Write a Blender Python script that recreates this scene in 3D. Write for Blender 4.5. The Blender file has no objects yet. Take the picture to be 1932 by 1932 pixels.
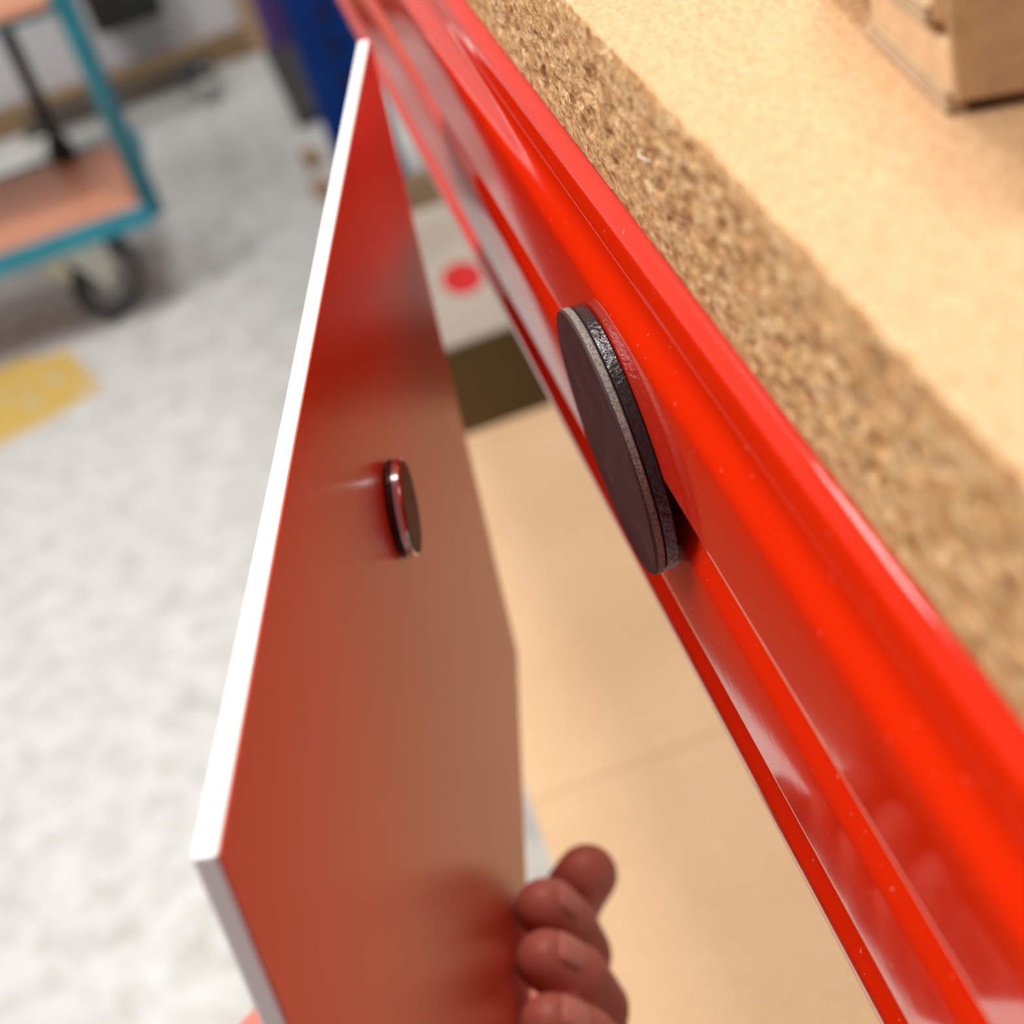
import bpy, bmesh, math, random
from mathutils import Vector, Matrix, noise, Quaternion
random.seed(7)
S = bpy.context.scene
COL = S.collection

# ---------------------------------------------------------------- camera
cam = bpy.data.cameras.new('camera')
cam_o = bpy.data.objects.new('camera', cam)
COL.objects.link(cam_o)
cam.sensor_width = 36.0
cam.lens = 36.0 * 2968.2 / 1932.0
cam.clip_start = 0.005
cam.clip_end = 50
cam.dof.use_dof = True
cam.dof.focus_distance = 0.205
cam.dof.aperture_fstop = 55.3 / 2.9
right = Vector((0.93883835, -0.23450671, -0.25216891))
down = Vector((-0.34129769, -0.53624976, -0.77197933))
fwd = Vector((0.04580882, 0.81082846, -0.58348844))
m = Matrix((( right.x, -down.x, -fwd.x, -0.02608847),
            ( right.y, -down.y, -fwd.y, -0.18477785),
            ( right.z, -down.z, -fwd.z,  1.02720993),
            (0, 0, 0, 1)))
cam_o.matrix_world = m
S.camera = cam_o

# ---------------------------------------------------------------- light, world, exposure
S.view_settings.view_transform = 'Standard'
S.view_settings.look = 'None'
S.view_settings.gamma = 1
S.view_settings.use_curve_mapping = False
S.view_settings.exposure = -0.10
w = bpy.data.worlds.new('world'); S.world = w
w.use_nodes = True
w.node_tree.nodes['Background'].inputs[0].default_value = (0.93, 0.96, 1.0, 1)
w.node_tree.nodes['Background'].inputs[1].default_value = 0.28

def area(name, loc, target, sx, sy, power, col=(1, .98, .95)):
    l = bpy.data.lights.new(name, 'AREA'); l.shape = 'RECTANGLE'
    l.size = sx; l.size_y = sy; l.energy = power; l.color = col
    o = bpy.data.objects.new(name, l); COL.objects.link(o)
    o.location = loc
    o.rotation_euler = (Vector(target) - Vector(loc)).to_track_quat('-Z', 'Y').to_euler()
    return o
area('ceiling_lamp_bench', (0.25, 0.95, 3.1), (0.0, 0.0, 0.9), .8, .2, 68)
area('ceiling_lamp_aisle', (-1.5, 0.3, 3.1), (-.3, 0.9, 0.2), .5, 1.6, 76)
area('ceiling_lamp_back', (-1.5, 2.7, 3.1), (-.3, 1.9, 0.0), .5, .5, 14)

# ---------------------------------------------------------------- helpers
def link(name, me, mats, parent=None):
    o = bpy.data.objects.new(name, me); COL.objects.link(o)
    for x in (mats if isinstance(mats, (list, tuple)) else [mats]): me.materials.append(x)
    if parent is not None: o.parent = parent
    return o
def obj(name, bm, mats, parent=None, smooth=False, bevel=0, seg=2):
    bmesh.ops.recalc_face_normals(bm, faces=bm.faces[:])
    me = bpy.data.meshes.new(name); bm.to_mesh(me); bm.free()
    if smooth:
        for p in me.polygons: p.use_smooth = True
    o = link(name, me, mats, parent)
    if bevel:
        b = o.modifiers.new('bevel', 'BEVEL'); b.width = bevel; b.segments = seg; b.limit_method = 'ANGLE'
    return o
def tag(o, label=None, cat=None, group=None, kind=None):
    if label: o['label'] = label
    if cat: o['category'] = cat
    if group: o['group'] = group
    if kind: o['kind'] = kind
    return o
def empty(name, loc=(0, 0, 0), label=None, cat=None, group=None):
    o = bpy.data.objects.new(name, None); COL.objects.link(o); o.location = loc; o.empty_display_size = .01
    return tag(o, label, cat, group)
def box(bm, lo, hi, mi=0):
    vs = [bm.verts.new((x, y, z)) for x in (lo[0], hi[0]) for y in (lo[1], hi[1]) for z in (lo[2], hi[2])]
    for f in ((0, 1, 3, 2), (4, 6, 7, 5), (0, 4, 5, 1), (2, 3, 7, 6), (0, 2, 6, 4), (1, 5, 7, 3)):
        bm.faces.new([vs[i] for i in f]).material_index = mi
    return vs
def obox(bm, c, ax, ay, az, hx, hy, hz, mi=0):
    vs = []
    for i in (-1, 1):
        for j in (-1, 1):
            for k in (-1, 1):
                vs.append(bm.verts.new(Vector(c) + ax * hx * i + ay * hy * j + az * hz * k))
    for f in ((0, 1, 3, 2), (4, 6, 7, 5), (0, 4, 5, 1), (2, 3, 7, 6), (0, 2, 6, 4), (1, 5, 7, 3)):
        bm.faces.new([vs[i] for i in f]).material_index = mi
def tube(bm, pts, r, n=14, caps=True, mi=0):
    pts = [Vector(p) for p in pts]; rings = []
    rr = r if isinstance(r, (list, tuple)) else [r] * len(pts)
    t0 = (pts[1] - pts[0]).normalized()
    u = t0.orthogonal().normalized()
    for i, p in enumerate(pts):
        t = ((pts[min(i + 1, len(pts) - 1)] - pts[max(i - 1, 0)])).normalized()
        u = (u - t * u.dot(t)).normalized(); v = t.cross(u)
        rings.append([bm.verts.new(p + (u * math.cos(a) + v * math.sin(a)) * rr[i])
                      for a in [2 * math.pi * k / n for k in range(n)]])
    for a, b in zip(rings, rings[1:]):
        for k in range(n):
            bm.faces.new((a[k], a[(k + 1) % n], b[(k + 1) % n], b[k])).material_index = mi
    if caps:
        bm.faces.new(rings[0][::-1]).material_index = mi; bm.faces.new(rings[-1]).material_index = mi
def lathe(bm, c, axis, prof, n=64, mi=0):
    """prof: list of (radius, height along axis)"""
    axis = Vector(axis).normalized(); u = axis.orthogonal().normalized(); v = axis.cross(u); c = Vector(c)
    rings = []
    for r, h in prof:
        if r < 1e-7: rings.append([bm.verts.new(c + axis * h)])
        else: rings.append([bm.verts.new(c + axis * h + (u * math.cos(2 * math.pi * k / n) + v * math.sin(2 * math.pi * k / n)) * r) for k in range(n)])
    for a, b in zip(rings, rings[1:]):
        for k in range(n):
            k2 = (k + 1) % n
            if len(a) == 1 and len(b) == 1: continue
            if len(a) == 1: f = bm.faces.new((a[0], b[k], b[k2]))
            elif len(b) == 1: f = bm.faces.new((a[k], a[k2], b[0]))
            else: f = bm.faces.new((a[k], a[k2], b[k2], b[k]))
            f.material_index = mi
def prism(bm, poly, lo, hi, mi=0):
    """poly of (x, z), extruded along y"""
    a = [bm.verts.new((x, lo, z)) for x, z in poly]; b = [bm.verts.new((x, hi, z)) for x, z in poly]
    n = len(poly)
    for i in range(n):
        bm.faces.new((a[i], a[(i + 1) % n], b[(i + 1) % n], b[i])).material_index = mi
    bm.faces.new(a[::-1]).material_index = mi; bm.faces.new(b).material_index = mi

class Mat:
    def __init__(s, name, col=(.5, .5, .5), rough=.5, metal=0, spec=.5, coat=0, coat_rough=.05):
        s.m = bpy.data.materials.new(name); s.m.use_nodes = True
        s.t = s.m.node_tree; s.b = s.t.nodes['Principled BSDF']
        s.b.inputs['Base Color'].default_value = (*col, 1)
        s.b.inputs['Roughness'].default_value = rough
        s.b.inputs['Metallic'].default_value = metal
        s.b.inputs['Specular IOR Level'].default_value = spec
        s.b.inputs['Coat Weight'].default_value = coat
        s.b.inputs['Coat Roughness'].default_value = coat_rough
        s.co = s.t.nodes.new('ShaderNodeTexCoord').outputs['Object']
    def n(s, kind, **kw):
        x = s.t.nodes.new('ShaderNode' + kind)
        for k, v in kw.items():
            if hasattr(x, k): setattr(x, k, v)
            else: x.inputs[k.replace('_', ' ')].default_value = v
        return x
    def mapping(s, scale):
        x = s.t.nodes.new('ShaderNodeMapping'); x.inputs['Scale'].default_value = scale
        s.t.links.new(s.co, x.inputs[0]); return x.outputs[0]
    def noise(s, scale, detail=4, rough=.55, co=None, dist=0):
        x = s.t.nodes.new('ShaderNodeTexNoise'); x.inputs['Scale'].default_value = scale
        x.inputs['Detail'].default_value = detail; x.inputs['Roughness'].default_value = rough
        x.inputs['Distortion'].default_value = dist
        s.t.links.new(co or s.co, x.inputs['Vector']); return x.outputs['Fac']
    def ramp(s, fac, stops, interp='LINEAR'):
        x = s.t.nodes.new('ShaderNodeValToRGB'); cr = x.color_ramp; cr.interpolation = interp
        while len(cr.elements) < len(stops): cr.elements.new(.5)
        for e, (p, c) in zip(cr.elements, stops):
            e.position = p; e.color = (*c, 1) if len(c) == 3 else c
        s.t.links.new(fac, x.inputs[0]); return x.outputs[0]
    def mix(s, fac, a, b, mode='MIX'):
        x = s.t.nodes.new('ShaderNodeMix'); x.data_type = 'RGBA'; x.blend_type = mode
        for src, i in ((fac, 0), (a, 6), (b, 7)):
            if isinstance(src, (int, float)): x.inputs[i].default_value = src
            elif isinstance(src, tuple): x.inputs[i].default_value = (*src, 1)
            else: s.t.links.new(src, x.inputs[i])
        return x.outputs[2]
    def color(s, o): s.t.links.new(o, s.b.inputs['Base Color']); return s
    def roughness(s, o): s.t.links.new(o, s.b.inputs['Roughness']); return s
    def bump(s, h, dist=.001, strength=1):
        x = s.t.nodes.new('ShaderNodeBump'); x.inputs['Distance'].default_value = dist
        x.inputs['Strength'].default_value = strength
        s.t.links.new(h, x.inputs['Height']); s.t.links.new(x.outputs[0], s.b.inputs['Normal']); return s

# ---------------------------------------------------------------- materials
red = Mat('red_gloss_paint', (.82, .028, .002), .08, 0, .40)
red.bump(red.mix(.5, red.noise(260, 1), red.noise(55, 1)), .00006, .35)
speck = red.ramp(red.noise(900, 2, .5), [(.735, (0, 0, 0)), (.76, (1, 1, 1))])
red.color(red.mix(speck, (.80, .024, .002), (.85, .25, .16)))

chip_top = Mat('chipboard_skin', (.8, .6, .4), .62, 0, .3)
c1 = chip_top.ramp(chip_top.noise(560, 5, .62, chip_top.mapping((2.2, 1.0, 1)), 1.2), [(.28, (.50, .265, .12)), (.42, (.60, .35, .175)), (.56, (.65, .395, .205)), (.72, (.72, .46, .26))])
c2 = chip_top.ramp(chip_top.noise(1500, 3, .6, chip_top.mapping((1.6, .8, 1))), [(.30, (.60, .47, .34)), (.47, (1, 1, 1)), (1, (1, 1, 1))])
chip_top.color(chip_top.mix(.85, c1, c2, 'MULTIPLY'))
chip_top.bump(chip_top.noise(900, 3), .00012, .5)

chip_edge = Mat('chipboard_core', (.6, .4, .2), .8, 0, .25)
v = chip_edge.n('TexVoronoi', feature='F1'); v.inputs['Scale'].default_value = 760
mp = chip_edge.t.nodes.new('ShaderNodeMapping'); mp.inputs['Scale'].default_value = (1, .8, 1.5)
chip_edge.t.links.new(chip_edge.co, mp.inputs[0]); chip_edge.t.links.new(mp.outputs[0], v.inputs['Vector'])
vc = chip_edge.ramp(v.outputs['Color'], [(.05, (.42, .175, .06)), (.25, (.68, .36, .145)), (.55, (.82, .485, .22)), (.95, (.96, .66, .37))])
nf = chip_edge.ramp(chip_edge.noise(1300, 4, .7), [(.36, (.42, .36, .3)), (.52, (1, 1, 1)), (1, (1, 1, 1))])
chip_edge.color(chip_edge.mix(.8, vc, nf, 'MULTIPLY'))
chip_edge.bump(chip_edge.mix(.5, chip_edge.noise(1400, 4, .7), v.outputs['Distance']), .0004, .8)

def cardboard(name, base, dark):
    c = Mat(name, base, .78, 0, .25)
    s1 = c.ramp(c.noise(9, 3, .5), [(.3, dark), (.7, base)])
    s2 = c.ramp(c.noise(500, 3, .6), [(.3, (.86, .84, .8)), (.6, (1, 1, 1))])
    c.color(c.mix(1., s1, s2, 'MULTIPLY')); c.bump(c.noise(700, 2), .0001, .3)
    return c
card = cardboard('kraft_cardboard', (.86, .60, .36), (.80, .54, .31))
card_s = cardboard('small_carton_board', (.66, .43, .25), (.58, .37, .2))
card_flute = cardboard('carton_layers', (.72, .52, .33), (.60, .42, .25))

card_gap = cardboard('carton_layer_gap', (.34, .20, .10), (.26, .15, .07))
plate_core = Mat('white_plate_core', (.86, .85, .83), .45)
plate_core.bump(plate_core.noise(500, 3), .00008, .4)
plate_face = Mat('red_glossy_plate_face', (.70, .085, .03), .24, 0, .14)
pf = plate_face
pf.color(pf.ramp(pf.noise(3.5, 2, .5, pf.mapping((1, 3, .6))), [(.3, (.62, .062, .018)), (.7, (.68, .072, .023))]))
pf.bump(pf.noise(30, 2), .0001, .3)
nickel = Mat('nickel', (.72, .68, .66), .14, 1)
nickel_face = Mat('painted_reflection', (.085, .022, .002), .45, 0, .1)  # matte brown stands in for the cardboard reflected in the magnet face
cup = Mat('dark_cup_ring', (.06, .03, .025), .3, .6)

rub_face = Mat('dark_magnet_face', (.055, .03, .028), .6, 0, .35)
rub_face.color(rub_face.ramp(rub_face.noise(160, 4, .6), [(.3, (.035, .02, .019)), (.62, (.055, .032, .03)), (.8, (.10, .07, .065))]))
rub_face.bump(rub_face.noise(500, 3), .00008, .5)
rub_grey = Mat('grey_magnet_rim', (.26, .22, .18), .7)
rub_grey.color(rub_grey.ramp(rub_grey.noise(3500, 2), [(.35, (.09, .085, .07)), (.65, (.27, .25, .21))]))
rub_black = Mat('black_rubber', (.012, .012, .012), .26, 0, .6)
rub_black.bump(rub_black.noise(900, 3), .0003, 1.0)

floor_m = Mat('concrete_floor', (.6, .6, .58), .5, 0, .4)
f1 = floor_m.ramp(floor_m.noise(22, 6, .62), [(.30, (.50, .49, .465)), (.45, (.60, .60, .575)), (.66, (.69, .69, .67))])
f2 = floor_m.ramp(floor_m.noise(40, 4, .6), [(.3, (.84, .83, .80)), (.6, (1, 1, 1))])
floor_m.color(floor_m.mix(1., f1, f2, 'MULTIPLY'))
wall_m = Mat('wall_paint', (.62, .60, .60), .7)
wall_m.color(wall_m.ramp(wall_m.noise(3, 3), [(.3, (.55, .53, .53)), (.7, (.64, .62, .62))]))
wood_br = Mat('brown_wood', (.30, .19, .09), .6)
wood_br.color(wood_br.ramp(wood_br.noise(14, 4, .6, wood_br.mapping((.3, 1, 4))), [(.3, (.17, .105, .05)), (.7, (.33, .21, .10))]))
yellow = Mat('faded_yellow_marking', (.62, .42, .10), .55)
yellow.color(yellow.ramp(yellow.noise(30, 5, .65), [(.38, (.60, .52, .36)), (.46, (.62, .42, .10)), (.7, (.70, .46, .10))]))
teal = Mat('teal_paint', (.015, .235, .31), .32, 0, .5)
teal.color(teal.ramp(teal.noise(20, 3), [(.3, (.012, .21, .28)), (.7, (.02, .27, .35))]))
deck_m = Mat('orange_brown_deck', (.62, .25, .13), .38)
deck_m.color(deck_m.ramp(deck_m.noise(10, 4, .6, deck_m.mapping((.5, 3, 1))), [(.3, (.50, .20, .11)), (.7, (.68, .29, .16))]))
black = Mat('black_plastic', (.012, .012, .012), .4)
black.bump(black.noise(200, 2), .0002, .3)
dark = Mat('dark_grey_rubber', (.045, .045, .042), .6)
dark.color(dark.ramp(dark.noise(20, 3), [(.3, (.02, .02, .02)), (.7, (.04, .04, .038))]))
zinc = Mat('zinc_fork', (.80, .82, .72), .42, .15)
hub_m = Mat('grey_hub', (.24, .23, .225), .5)
blue = Mat('blue_paint', (.002, .028, .17), .4, 0, .25)
blue.color(blue.ramp(blue.noise(8, 3), [(.3, (.0005, .026, .17)), (.7, (.001, .038, .23))]))
navy = Mat('navy_shadow_hole', (.001, .004, .03), .6)
purple = Mat('purple_plastic', (.085, .03, .14), .4)
purple.color(purple.ramp(purple.noise(6, 2), [(.3, (.06, .025, .14)), (.7, (.085, .033, .18))]))
skin = Mat('skin', (.70, .25, .18), .48, 0, .35)
skin.color(skin.ramp(skin.noise(60, 4, .6), [(.3, (.50, .12, .08)), (.6, (.60, .19, .13)), (.8, (.68, .27, .20))]))
skin.b.inputs['Subsurface Weight'].default_value = .25
skin.b.inputs['Subsurface Radius'].default_value = (.006, .002, .001)
skin.b.inputs['Subsurface Scale'].default_value = 1.0
skin.bump(skin.noise(500, 4), .00012, .35)
nail = Mat('fingernail', (.68, .25, .185), .35, 0, .3)
tape_m = Mat('whitish_box_lid', (.60, .54, .45), .6)
tape_m.color(tape_m.ramp(tape_m.noise(12, 3), [(.3, (.52, .46, .38)), (.7, (.62, .56, .47))]))
box_shade = cardboard('shade_painted_box_side', (.17, .10, .03), (.12, .07, .02))  # shade on the box walls is put into the cardboard colour
sticker = Mat('red_sticker', (.80, .015, .01), .4)
sticker.color(sticker.ramp(sticker.noise(40, 3), [(.3, (.72, .01, .01)), (.7, (.85, .02, .015))]))
wood_raw = Mat('raw_wood', (.42, .27, .15), .7)
wood_raw.color(wood_raw.ramp(wood_raw.noise(18, 4, .6, wood_raw.mapping((1, .3, 4))), [(.3, (.33, .2, .11)), (.7, (.48, .32, .19))]))
fibre_m = Mat('pale_fibre', (.86, .80, .68), .6)

# ---------------------------------------------------------------- structure
bm = bmesh.new(); box(bm, (-3, -1.6, -.05), (2.4, 3.1, 0)); o = obj('floor', bm, floor_m.m); tag(o, kind='structure')
bm = bmesh.new(); box(bm, (-3, 3.1, -.05), (2.4, 3.2, 3.2)); o = obj('wall_back', bm, wall_m.m); tag(o, kind='structure')
bm = bmesh.new(); box(bm, (-3, 3.07, 0), (-.03, 3.1, .055)); o = obj('baseboard_back', bm, wood_br.m, bevel=.003); tag(o, kind='structure')
bm = bmesh.new(); box(bm, (-.055, 3.065, .0), (-.012, 3.1, 2.1)); o = obj('trim_1', bm, wood_raw.m, bevel=.003); tag(o, kind='structure')

# worn yellow floor marking
bm = bmesh.new()
pts = []
base = [(-.72, 1.74), (-.60, 1.79), (-.545, 1.815), (-.50, 1.83), (-.455, 1.85), (-.415, 1.865), (-.415, 1.90), (-.435, 1.905),
        (-.425, 1.94), (-.445, 1.955), (-.45, 2.00), (-.47, 2.035), (-.50, 2.03), (-.55, 2.055), (-.62, 2.06), (-.72, 2.05)]
for i, (x, y) in enumerate(base):
    x2, y2 = base[(i + 1) % len(base)]
    for k in range(6):
        t = k / 6; a, b = x + (x2 - x) * t, y + (y2 - y) * t
        j = noise.noise(Vector((a * 60, b * 60, 1))) * .011
        pts.append((a + j, b + j * .7))
a = [bm.verts.new((x, y, .0002)) for x, y in pts]; b = [bm.verts.new((x, y, .0009)) for x, y in pts]
for i in range(len(a)): bm.faces.new((a[i], a[(i + 1) % len(a)], b[(i + 1) % len(a)], b[i]))
bm.faces.new(a[::-1]); bm.faces.new(b)
o = obj('floor_marking', bm, yellow.m)
tag(o, 'worn yellow marking patch on the grey concrete floor', 'floor marking')

# ---------------------------------------------------------------- red steel beam under the board
D = .04
def P(x, z): return (x * D, .9 + z * D)
prof = []
def add(*l): prof.extend(l)
def arc(cx, cz, r, a0, a1, n=6):
    for i in range(n + 1):
        t = math.radians(a0 + (a1 - a0) * i / n); prof.append((cx + r * math.cos(t), cz + r * math.sin(t)))
add((.9, .99))
add((.30, .99)); arc(.245, .90, .09, 90, 180, 8)          # rolled top lip
add((.150, .875), (.147, .855)); arc(.158, .842, .012, 180, 270, 3)
add((.19, .828), (.19, .815), (.17, .80))
for i in range(9):                                          # slope running out to the upper face
    t = i / 8; s = t * t * (3 - 2 * t)
    prof.append((.160 - .068 * s, .79 - .20 * t))
add((.090, .45), (.089, .25), (.089, .135)); arc(.101, .118, .012, 180, 270, 3)
add((.15, .104), (.165, .06), (.165, -.08))
for i in range(9):
    t = i / 8; s = t * t * (3 - 2 * t)
    prof.append((.163 - .0515 * s, -.09 - .20 * t))
add((.106, -.45), (.0965, -.72)); arc(.1085, -.738, .012, 180, 270, 3)
add((.14, -.752), (.142, -.86), (.138, -.93))
for i in range(7):
    t = i / 6; s = t * t * (3 - 2 * t)
    prof.append((.136 - .044 * s, -.94 - .10 * t))
arc(.102, -1.115, .012, 180, 270, 3)
add((.2, -1.13), (.9, -1.13))
prof2 = [P(x, z) for x, z in prof]
bm = bmesh.new(); prism(bm, prof2, -.55, 1.92)
beam = obj('steel_beam', bm, red.m)
tag(beam, 'glossy red ribbed steel beam running under the chipboard worktop edge', 'beam')
md = beam.modifiers.new('smooth', 'BEVEL'); md.width = .0002; md.segments = 2; md.limit_method = 'ANGLE'; md.angle_limit = math.radians(40)
bpy_angle = math.radians(38)
for p_ in beam.data.polygons: p_.use_smooth = True
try: beam.data.set_sharp_from_angle(angle=bpy_angle)
except Exception: pass

# ---------------------------------------------------------------- chipboard worktop
X0, ZB, ZT = .0082, .9401, .9648
bm = bmesh.new()
ys = [-.55, -.3, -.2]
y = -.16
while y < .36: ys.append(y); y += .0005
ys += [.4, .6, 1.0, 1.88]
nz = 46
def rough_edge(y, k):
    t = k / nz; z = ZB + (ZT - ZB) * t
    if k == 0 or k == nz: core = 0.
    else: core = max(0., math.sin(math.pi * min(1, max(0, (t - .02) / .96)))) ** .6
    q = Vector((0, y, z))
    big = noise.noise(q * 260 + Vector((3, 0, 0)))
    med = noise.noise(Vector((0, y * 620, z * 900)))
    fine = noise.noise(Vector((5, y * 1500, z * 1700)))
    pit = max(0., noise.noise(Vector((9, y * 330, z * 460))) - .22)
    mid = max(0., math.sin(math.pi * t)) ** 1.5
    d = core * (.00040 * med + .00022 * fine) + mid * (.00038 * big + .0062 * pit)
    top = max(0., (t - .86) / .14); bot = max(0., (.07 - t) / .07)
    d += .0004 * top ** 2 + .0002 * bot ** 2 + .00008 * fine * (1 - core)
    return X0 + d, z
grid = []
for y in ys:
    row = []
    for k in range(nz + 1):
        x, z = rough_edge(y, k)
        row.append(bm.verts.new((x, y, z)))
    grid.append(row)
for a, b in zip(grid, grid[1:]):
    for k in range(nz):
        f = bm.faces.new((a[k], a[k + 1], b[k + 1], b[k])); f.material_index = 1; f.smooth = True
far_t = [bm.verts.new((.80, r[0].co.y, ZT)) for r in (grid[0], grid[-1])]
far_b = [bm.verts.new((.80, r[0].co.y, ZB)) for r in (grid[0], grid[-1])]
bm.faces.new([r[nz] for r in grid] + [far_t[1], far_t[0]])
bm.faces.new([r[0] for r in grid][::-1] + [far_b[0], far_b[1]])
bm.faces.new(grid[0] + [far_t[0], far_b[0]]).material_index = 1
bm.faces.new(grid[-1][::-1] + [far_b[1], far_t[1]]).material_index = 1
bm.faces.new((far_t[0], far_t[1], far_b[1], far_b[0])).material_index = 1
board = obj('chipboard_worktop', bm, [chip_top.m, chip_edge.m])
tag(board, 'thick raw chipboard worktop lying on the red steel beam', 'worktop')
bm = bmesh.new()
cv = [(0.0078, -.0298, .9551), (.0074, -.0310, .9549), (.0074, -.0326, .9553), (.0078, -.0343, .9554)]
tube(bm, cv, .00010, 6)
tag(obj('wood_fibre', bm, fibre_m.m, smooth=True), 'tiny pale loose fibre caught on the rough chipboard edge', 'fibre')

# ---------------------------------------------------------------- round magnetic pad on the beam
t = empty('magnet_pad', (0, 0, .9), 'round black flat magnet stuck on the red beam face', 'magnet')
def cham(r, h0, h1, c):
    return [(0, h0), (r - c, h0), (r, h0 + c * .6), (r, h1 - c * .6), (r - c, h1), (0, h1)]
bm = bmesh.new(); lathe(bm, (.0036, 0, 0), (-1, 0, 0), cham(.0200, .0, .0021, .0004), 96)
o = obj('rubber_backing', bm, rub_black.m, t, smooth=True); o.data.set_sharp_from_angle(angle=.7)
bm = bmesh.new(); lathe(bm, (.0015, 0, 0), (-1, 0, 0), [(0, 0), (.0199, 0), (.0201, .0002), (.0201, .0011), (0, .0011)], 96)
o = obj('grey_disc', bm, rub_grey.m, t, smooth=True); o.data.set_sharp_from_angle(angle=.7); tag(o, 'thin grey edged disc')
bm = bmesh.new(); lathe(bm, (.0004, 0, 0), (-1, 0, 0), [(0, 0), (.0201, 0), (.0201, .0002), (.0199, .0004), (0, .0004)], 96)
o = obj('face', bm, rub_face.m, t, smooth=True); o.data.set_sharp_from_angle(angle=.5); tag(o, 'dark brown black front face')

# ---------------------------------------------------------------- hand-held A4 plate
O = Vector((-0.06028961, -0.06097783, 0.90890303))
E1 = Vector((0.20431772, 0.97689495, -0.06269384))
E2 = Vector((-0.07887308, -0.04740801, -0.99575676))
NR = Vector((0.97572194, -0.2083956, -0.06736442))
K = .00082
O = Vector((-0.05413, -0.08325, 0.93020))
def PL(u, v, r=0): return O + E1 * u * K + E2 * v * K + NR * r * K
TH = 3.2
plate = empty('sign_plate', PL(148, 210, -1.4), 'thin plate with bright white edges and a glossy red face held upright beside the beam', 'plate')
inv = -plate.location
def shift(bm, o=plate):
    bmesh.ops.translate(bm, verts=bm.verts[:], vec=-o.location)
bm = bmesh.new(); obox(bm, PL(148.5, 105, -TH / 2 - .1), E1, E2, NR, .1485 * .82, .105 * .82, (TH - .2) / 2 * K); shift(bm)
obj('core_sheet', bm, plate_core.m, plate, bevel=.0004)
bm = bmesh.new(); obox(bm, PL(148.5, 105, -.1), E1, E2, NR, .1483 * .82, .1048 * .82, .1 * K); shift(bm)
tag(obj('shiny_face', bm, plate_face.m, plate), 'glossy red face')
# round nickel magnet on the plate
mc = PL(150.1, 54.5, .4)
mg = empty('disc_magnet', mc, 'small round nickel disc magnet sitting on the shiny plate', 'magnet')
bm = bmesh.new(); lathe(bm, (0, 0, 0), NR, [(0, 0), (.0083, 0), (.0085, .0003), (.0085, .0007), (.0080, .0009), (0, .0009)], 96)
o = obj('cup_ring', bm, cup.m, mg, smooth=True); o.data.set_sharp_from_angle(angle=.6); tag(o, 'dark base ring')
bm = bmesh.new(); lathe(bm, NR * .0009, NR, [(0, 0), (.0081, 0), (.0084, .0003), (.0084, .0013), (.0081, .0016), (0, .0016)], 96)
o = obj('magnet_body', bm, nickel.m, mg, smooth=True); o.data.set_sharp_from_angle(angle=.6)
bm = bmesh.new(); lathe(bm, NR * .0025, NR, [(0, 0), (.0080, 0), (.0079, .0002), (0, .0002)], 96)
o = obj('reflection_painted_face', bm, nickel_face.m, mg); tag(o, 'matte face with a brown reflection painted in')

# ---------------------------------------------------------------- hand gripping the plate
def capsule(bm, a, b, ra, rb, n=20):
    a, b = Vector(a), Vector(b); ax = b - a; L = ax.length
    pr = [(0, -ra)]
    for i in range(1, 6): t_ = math.pi / 2 * i / 6; pr.append((ra * math.sin(t_), -ra * math.cos(t_)))
    pr.append((ra, 0)); pr.append((rb, L))
    for i in range(1, 6): t_ = math.pi / 2 * i / 6; pr.append((rb * math.cos(t_), L + rb * math.sin(t_)))
    pr.append((0, L + rb))
    lathe(bm, a, ax, pr, n)
def chain(bm, pts, rad):
    for (a, b, ra, rb) in zip(pts, pts[1:], rad, rad[1:]): capsule(bm, a, b, ra * K, rb * K)
bm = bmesh.new()
hand_root = PL(140, 240, -60)
def H(u, v, r): return PL(u, v, r) - hand_root
fingers = [
    (182, [(0, 242, -34), (1, 232, -6), (1, 218.5, 8), (1, 206.5, 14), (1, 201, 18)], [9.5, 9.4, 9.0, 8.8, 8.6], None),
    (160.5, [(-1, 240, -34), (0, 232, -4), (0, 219, 10), (0, 206, 14), (0, 194, 12), (0, 187, 8.2)], [9.8, 9.2, 8.8, 8.6, 8.3, 7.8], 1),
    (141.5, [(-1, 240, -34), (0, 232, -4), (0, 219, 13), (0, 205, 17), (0, 192, 14), (0, 185, 8.2)], [10.0, 9.6, 9.0, 8.8, 8.4, 7.8], 1),
    (124.2, [(-1, 240, -34), (0, 232, -4), (0, 219, 15), (0, 206, 19), (0, 194, 15), (0, 187, 8.0)], [9.8, 9.4, 8.8, 8.4, 7.9, 7.4], 1),
]
for u0, path, rad, _ in fingers:
    chain(bm, [H(u0 + du, v_, r_) for du, v_, r_ in path], rad)
# palm under and behind the plate
for ua, ub in ((181, 161), (161, 142), (142, 124)):
    capsule(bm, H(ua, 242, -34), H(ub, 242, -34), .0086, .0086)
chain(bm, [H(176, 241, -38), H(160, 242, -68), H(140, 246, -96)], [13, 15, 17])
chain(bm, [H(160, 242, -38), H(148, 244, -68), H(132, 248, -96)], [13, 15, 17])
chain(bm, [H(142, 242, -38), H(134, 246, -68), H(122, 251, -96)], [13, 15, 17])
chain(bm, [H(125, 242, -36), H(118, 248, -66), H(112, 254, -94)], [12, 14, 17])
# thumb up the left side of the plate
chain(bm, [H(140, 236, -84), H(124, 205, -72), H(118, 180, -58), H(127, 163, -34), H(139, 152, -17.5)], [17, 14.5, 12, 11, 9.6])
capsule(bm, H(150, 238, -60), H(124, 208, -70), .010, .0108)
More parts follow.
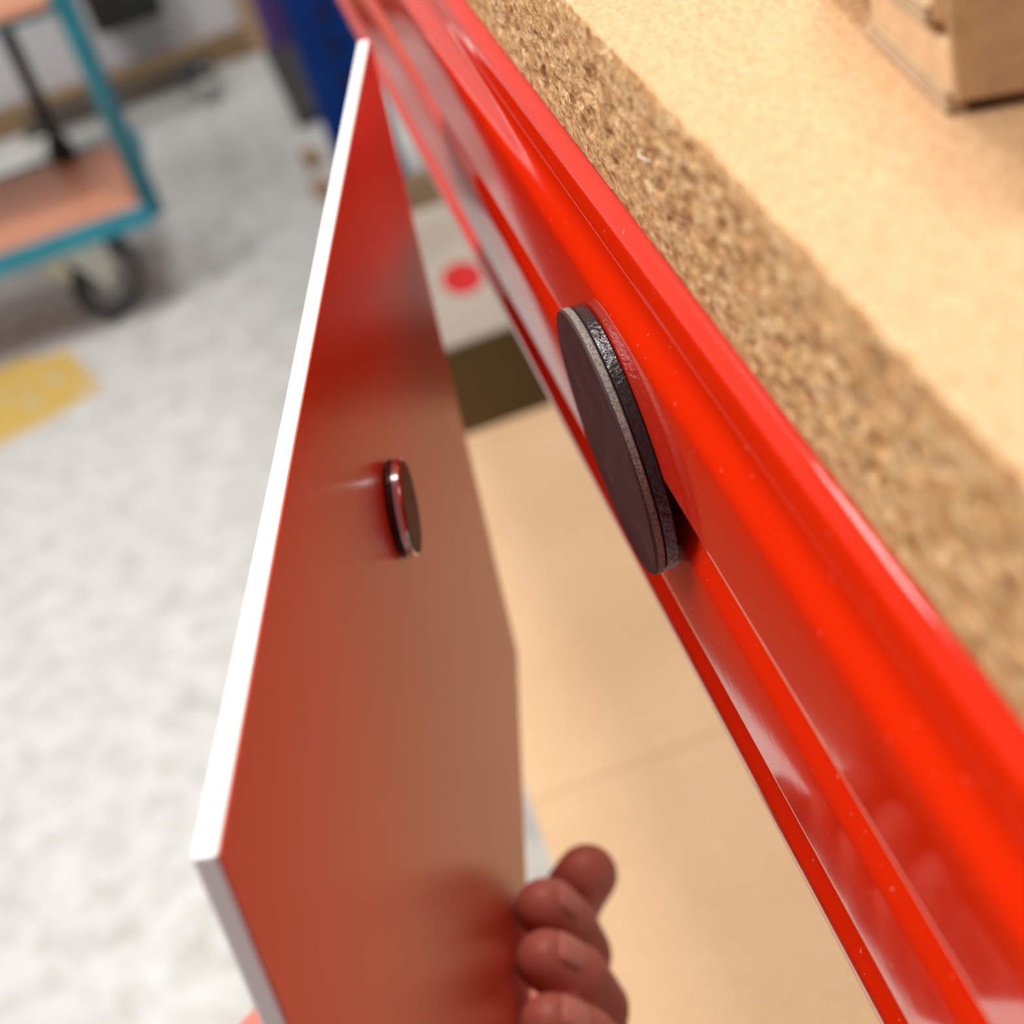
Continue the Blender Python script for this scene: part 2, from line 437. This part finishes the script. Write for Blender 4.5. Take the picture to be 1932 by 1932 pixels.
# wrist and forearm towards the lower left, out of the picture
chain(bm, [H(130, 249, -95), H(96, 268, -112), H(20, 320, -130), H(-80, 400, -150)], [24, 25, 31, 38])
hand = obj('hand', bm, skin.m, smooth=True)
hand.location = hand_root
r = hand.modifiers.new('remesh', 'REMESH'); r.mode = 'VOXEL'; r.voxel_size = .0009; r.use_smooth_shade = True
sm = hand.modifiers.new('smooth', 'SMOOTH'); sm.factor = .5; sm.iterations = 4
tag(hand, 'bare hand of a person gripping the lower edge of the plate, fingers curled', 'person')
def nail_on(u0, v0, r0, dv, dr, wdt, hgt):
    """a small curved nail plate whose outward normal is (dv, dr)"""
    nrm = (E2 * dv + NR * dr).normalized(); side = E1; up = nrm.cross(side).normalized()
    b2 = bmesh.new(); g = []
    c = PL(u0, v0, r0) - hand_root
    for i in range(7):
        rowv = []
        for j in range(7):
            s_, t_ = (i / 3 - 1), (j / 3 - 1)
            rr_ = 1 - .12 * (s_ * s_) * (t_ * t_)
            rowv.append(b2.verts.new(c + side * s_ * wdt * rr_ + up * t_ * hgt * rr_ - nrm * (s_ * s_ * wdt * .35 + t_ ** 4 * hgt * .34)))
        g.append(rowv)
    for i in range(6):
        for j in range(6): b2.faces.new((g[i][j], g[i + 1][j], g[i + 1][j + 1], g[i][j + 1]))
    n_ = obj('fingernail', b2, nail.m, hand, smooth=True)
    so = n_.modifiers.new('solid', 'SOLIDIFY'); so.thickness = .0004
    return n_
for u0, path, rad, nl in fingers:
    if nl:
        (d0, v1, r1), (d1, v2, r2) = path[-2], path[-1]
        mv, mr = (v1 + v2) / 2, (r1 + r2) / 2
        tv, tr = v2 - v1, r2 - r1; L = math.hypot(tv, tr); tv /= L; tr /= L
        nv, nr_ = -abs(tr), -tv * (1 if tr < 0 else -1)
        if nv > 0: nv, nr_ = -nv, -nr_
        nr_ = abs(nr_)
        k = (rad[-1] + rad[-2]) / 2 + .3
        nail_on(u0, mv + nv * k + tv * 2, mr + nr_ * k + tr * 2, nv, nr_, .0041, .0045)

# ---------------------------------------------------------------- small carton on the worktop
c0 = Vector((.0276, -.0659, ZT))
ex = Vector((.927, -.374, 0)).normalized(); ey = Vector((.098, .995, 0)).normalized(); ez = Vector((0, 0, 1))
ct = empty('small_carton', c0 + ex * .03 + ey * .02, 'small brown cardboard carton standing on the chipboard worktop', 'carton')
def hexa(bm, pts, mi=0):
    vs = [bm.verts.new(p) for p in pts]
    for f in ((0, 1, 3, 2), (4, 6, 7, 5), (0, 4, 5, 1), (2, 3, 7, 6), (0, 2, 6, 4), (1, 5, 7, 3)):
        bm.faces.new([vs[i] for i in f]).material_index = mi
def cpt(a, b, h): return c0 + ex * a + ey * b + ez * h - ct.location
def cbox(a0, a1, b0, b1, h0, h1, h0b=None, h1b=None):
    """block in carton axes; h0b and h1b give the heights at the far end"""
    b2 = bmesh.new()
    h0b = h0 if h0b is None else h0b; h1b = h1 if h1b is None else h1b
    hexa(b2, [cpt(a, b_, h) for a in (a0, a1) for b_, hh in ((b0, (h0, h1)), (b1, (h0b, h1b))) for h in hh])
    return b2
# front panel, raised a little on the folded bottom flaps
obj('front_panel', cbox(0, .075, 0, .0009, .0012, .040), card_s.m, ct, bevel=.0007)
obj('body', cbox(.0012, .074, .0012, .040, .0018, .038), card_s.m, ct, bevel=.0003)
obj('side_panel', cbox(0.0002, .0012, .0008, .0225, .0013, .0061, .0013, .0052), card.m, ct, bevel=.0003)
obj('side_panel', cbox(0.0001, .0012, .0038, .040, .0074, .039, .0062, .039), card.m, ct, bevel=.0003)
for k in range(5):
    a_ = -.0007 if k % 2 == 0 else -.0001
    obj('flute_layer', cbox(a_ + k * .00006, .0011, .0006 + .0001 * k, .0226 - .0004 * k, .0003 + k * .00034, .00062 + k * .00034), (card_flute.m, card_gap.m)[k % 2], ct)
for k in range(5):
    a_ = -.0007 if k % 2 == 0 else -.0001
    obj('flute_layer', cbox(a_ + k * .00006, .0011, .0040, .040, .0072 + k * .00034, .00752 + k * .00034, .0057 + k * .00034, .00602 + k * .00034), (card_flute.m, card_gap.m)[k % 2], ct)
obj('bottom_flap', cbox(.004, .070, .006, .038, .0, .0020), card_flute.m, ct)

# ---------------------------------------------------------------- cardboard boxes under the worktop
def flapbox(name, x0, x1, y0, y1, h, seam, mat, label, cat, lift=0., grp=None, wmat=None):
    r_ = empty(name, ((x0 + x1) / 2, (y0 + y1) / 2, 0), label, cat, grp)
    L = r_.location; g = .003
    b2 = bmesh.new()
    hx, hy = (x1 - x0) / 2, (y1 - y0) / 2
    th = .004
    box(b2, (-hx, -hy, 0), (-hx + th, hy, h)); box(b2, (hx - th, -hy, 0), (hx, hy, h))
    box(b2, (-hx + th, -hy, 0), (hx - th, -hy + th, h)); box(b2, (-hx + th, hy - th, 0), (hx - th, hy, h))
    box(b2, (-hx + th, -hy + th, 0), (hx - th, hy - th, th))
    obj('box_walls', b2, wmat or mat, r_, bevel=.0015)
    s = seam - L.y
    b2 = bmesh.new()
    hexa(b2, [(x, y_, z) for x in (-hx, hx) for y_, zz in ((-hy, (h, h + th)), (s + .0016, (h + lift, h + th + lift))) for z in zz])
    obj('near_flap', b2, mat, r_, bevel=.001)
    b2 = bmesh.new()
    hexa(b2, [(x, y_, z) for x in (-hx, hx) for y_, zz in ((s + .0019, (h + lift, h + th + lift)), (hy, (h, h + th))) for z in zz])
    obj('far_flap', b2, mat, r_, bevel=.001)
    return r_
flapbox('cardboard_box', -.031, .46, -.02, .752, .426, .352, card.m,
        'large light brown cardboard box with two top flaps under the worktop', 'box', .044)
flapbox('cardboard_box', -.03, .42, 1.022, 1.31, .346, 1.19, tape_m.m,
        'cardboard box with shade painted into its sides, a pale beige lid and a red sticker, behind the large box', 'box', wmat=box_shade.m)
bm = bmesh.new(); lathe(bm, (.072, 1.135, .3502), (0, 0, 1), [(0, 0), (.019, 0), (.019, .0008), (0, .0008)], 40)
bmesh.ops.scale(bm, verts=bm.verts[:], vec=(1.0, 1.7, 1), space=Matrix.Translation((-.072, -1.135, 0)))
par = [o_ for o_ in bpy.data.objects if o_.name == 'cardboard_box.001'][0]
bmesh.ops.translate(bm, verts=bm.verts[:], vec=-par.location)
tag(obj('sticker', bm, sticker.m, par), 'round red sticker')
flapbox('cardboard_box', -.02, .40, 1.36, 1.70, .22, 1.53, wood_br.m,
        'dark brown box furthest back under the worktop', 'box')

# ---------------------------------------------------------------- blue rack upright at the far end
up = empty('rack_upright', (.055, 1.97, 0), 'blue painted steel rack upright at the far end of the red beam', 'upright')
bm = bmesh.new()
prism_pts = [(-.043, -.04), (.047, -.04), (.047, .045), (-.043, .045), (-.043, .038), (.040, .038), (.040, -.033), (-.020, -.033), (-.020, -.026), (-.043, -.026)]
a = [bm.verts.new((x, y_, .004)) for x, y_ in prism_pts]; b = [bm.verts.new((x, y_, 2.2)) for x, y_ in prism_pts]
for i in range(len(a)): bm.faces.new((a[i], a[(i + 1) % len(a)], b[(i + 1) % len(a)], b[i]))
bm.faces.new(a[::-1]); bm.faces.new(b)
obj('post', bm, blue.m, up, bevel=.0015)
for k in range(22):
    z = .12 + k * .05
    for lo, hi in (((-.002, -.0412, z), (.010, -.0402, z + .028)), ((-.0436, -.006, z), (-.0432, .006, z + .028))):
        bm = bmesh.new(); box(bm, lo, hi); obj('slot', bm, navy.m, up)
bm = bmesh.new(); box(bm, (-.052, -.055, 0), (.06, .06, .004)); obj('foot_plate', bm, blue.m, up, bevel=.0008)

bm = bmesh.new(); box(bm, (-.024, 1.99, .335), (.0115, 2.012, .80)); 
tag(obj('purple_panel', bm, purple.m, bevel=.006), 'purple plastic sheet fixed to the side of the blue upright', 'panel')
bm = bmesh.new(); obox(bm, (.008, 2.80, .013), Vector((1, .03, 0)).normalized(), Vector((-.03, 1, 0)).normalized(), Vector((0, 0, 1)), .034, .22, .012)
tag(obj('rubber_strip', bm, dark.m, bevel=.006), 'dark grey rubber strip on the floor behind the blue upright', 'rubber strip')
for k, (x, y_, s_) in enumerate(((-.018, 2.40, .013), (-.020, 2.26, .013))):
    bm = bmesh.new(); obox(bm, (x, y_, .013), Vector((.97, .24, 0)), Vector((-.24, .97, 0)), Vector((0, 0, 1)), s_, s_ * 1.5, .0125)
    tag(obj('wood_offcut', bm, wood_raw.m, bevel=.002),
        ('small brown wood offcut on the floor, farther of the pair', 'small brown wood offcut on the floor, nearer of the pair')[k], 'wood offcut', 'wood offcuts by the blue upright')

# ---------------------------------------------------------------- low dark dolly by the back wall
dl = empty('floor_dolly', (-.22, 2.90, 0), 'low dark furniture dolly on castors by the back wall', 'dolly')
bm = bmesh.new(); box(bm, (-.30, -.045, .050), (.085, -.018, .064)); obj('rail', bm, dark.m, dl, bevel=.003)
bm = bmesh.new(); box(bm, (-.30, .04, .050), (.085, .067, .064)); obj('rail', bm, dark.m, dl, bevel=.003)
bm = bmesh.new(); box(bm, (.02, -.018, .052), (.06, .04, .063)); obj('cross_rail', bm, dark.m, dl, bevel=.003)
for x, y_ in ((.06, -.03), (.06, .05), (-.26, -.03), (-.26, .05)):
    bm = bmesh.new(); lathe(bm, (x - .008, y_, .022), (1, 0, 0), [(0, 0), (.018, 0), (.022, .003), (.022, .013), (.018, .016), (0, .016)], 24)
    wv = obj('wheel', bm, hub_m.m, dl, smooth=True)
    bm = bmesh.new(); box(bm, (x - .012, y_ - .012, .036), (x + .012, y_ + .012, .052)); box(bm, (x - .011, y_ - .006, .02), (x - .009, y_ + .006, .038))
    obj('caster_fork', bm, zinc.m, dl)

# black tray fixed low on the back wall
cs = empty('wall_tray', (-.255, 3.06, .205), 'black plastic tray fixed low on the pale back wall', 'tray')
bm = bmesh.new(); box(bm, (-.075, -.06, -.055), (.065, .04, .12)); obj('tray_body', bm, black.m, cs, bevel=.014, seg=4)
bm = bmesh.new(); box(bm, (-.05, -.0625, .03), (.03, -.0595, .09)); tag(obj('front_plate', bm, hub_m.m, cs, bevel=.001), 'greyish front plate')

# ---------------------------------------------------------------- teal trolley
tr = empty('trolley', (-.55, 2.16, 0), 'teal steel platform trolley with two orange brown decks', 'trolley')
T0 = tr.location
def tl(lo, hi): return [Vector(lo) - T0, Vector(hi) - T0]
xr, xl, yn, yf = -.262, -.85, 1.985, 2.315
def deck(z, nm):
    e_ = 0 if z > .3 else .012
    b2 = bmesh.new(); box(b2, *tl((xl + .012, yn + e_, z - .012), (xr - .012, yf - .012, z))); d_ = obj(nm, b2, deck_m.m, tr, bevel=.001)
    b2 = bmesh.new()
    for lo, hi in (((xl, yn + .03, z - .03), (xr, yn + .04, z - .013)) if z > .3 else ((xl, yn, z - .026), (xr, yn + .012, z + .004)), ((xl, yf - .012, z - .026), (xr, yf, z + .004)),
                   ((xl, yn + .012, z - .026), (xl + .012, yf - .012, z + .004)), ((xr - .012, yn + .012, z - .026), (xr, yf - .012, z + .004))):
        box(b2, *tl(lo, hi))
    obj('deck_frame', b2, teal.m, tr, bevel=.002)
deck(.186, 'lower_deck'); deck(.500, 'upper_deck')
for x, y_ in ((xr + .002, yn + .035), (xl + .012, yn + .035)):
    b2 = bmesh.new(); tube(b2, [Vector((x, y_, .16)) - T0, Vector((x, y_, .83)) - T0], .0155, 18); obj('post', b2, teal.m, tr, smooth=True)
b2 = bmesh.new(); tube(b2, [Vector((xr + .002, yn + .035, .83)) - T0, Vector((xl + .012, yn + .035, .83)) - T0], .0125, 18); obj('push_bar', b2, teal.m, tr, smooth=True)
for x, y_ in ((-.385, yf - .02), (-.72, yf - .02)):
    b2 = bmesh.new(); tube(b2, [Vector((x, y_, .186)) - T0, Vector((x, y_, .51)) - T0], .0115, 16)
    lathe(b2, Vector((x, y_, .186)) - T0, (0, 0, 1), [(0, 0), (.021, 0), (.021, .02), (.013, .04), (0, .04)], 20)
    tag(obj('rear_post', b2, black.m, tr, smooth=True), 'black rear strut')
def caster(x, y_, ang):
    c = bpy.data.objects.new('caster', None); COL.objects.link(c); c.parent = tr; c.location = Vector((x, y_, 0)) - T0
    c.rotation_euler = (0, 0, ang); c.empty_display_size = .01
    W = .026
    b2 = bmesh.new(); lathe(b2, (-.014, W, .0625), (1, 0, 0), [(.044, .002), (.056, 0), (.0625, .006), (.0625, .022), (.056, .028), (.044, .026), (.044, .002)], 40)
    obj('tyre', b2, dark.m, c, smooth=True)
    b2 = bmesh.new(); lathe(b2, (-.013, W, .0625), (1, 0, 0), [(0, 0), (.0445, 0), (.0445, .026), (0, .026)], 32)
    lathe(b2, (-.024, W, .0625), (1, 0, 0), [(0, 0), (.008, 0), (.008, .048), (0, .048)], 16); obj('hub', b2, hub_m.m, c)
    b2 = bmesh.new()
    for sx in (-1, 1):
        q = [(sx * .0185, -.046, .148), (sx * .0185, .030, .148), (sx * .0185, .034, .110), (sx * .0185, W + .010, .054), (sx * .0185, W - .014, .050), (sx * .0185, -.020, .105)]
        a_ = [b2.verts.new(v_) for v_ in q]; b_ = [b2.verts.new((v_[0] + sx * .003, v_[1], v_[2])) for v_ in q]
        for i in range(6): b2.faces.new((a_[i], a_[(i + 1) % 6], b_[(i + 1) % 6], b_[i]))
        b2.faces.new(a_[::-1]); b2.faces.new(b_)
    box(b2, (-.022, -.046, .144), (.022, .03, .151)); box(b2, (-.0215, -.048, .104), (.0215, -.044, .150)); obj('fork', b2, zinc.m, c, bevel=.001)
    b2 = bmesh.new(); box(b2, (-.05, -.05, .155), (.05, .045, .160)); lathe(b2, (0, 0, .15), (0, 0, 1), [(0, 0), (.026, 0), (.026, .006), (0, .006)], 24)
    obj('mount_plate', b2, zinc.m, c)
caster(-.392, 2.07, -.85); caster(-.372, 2.29, .5); caster(-.78, 2.10, -.2); caster(-.78, 2.29, .1)
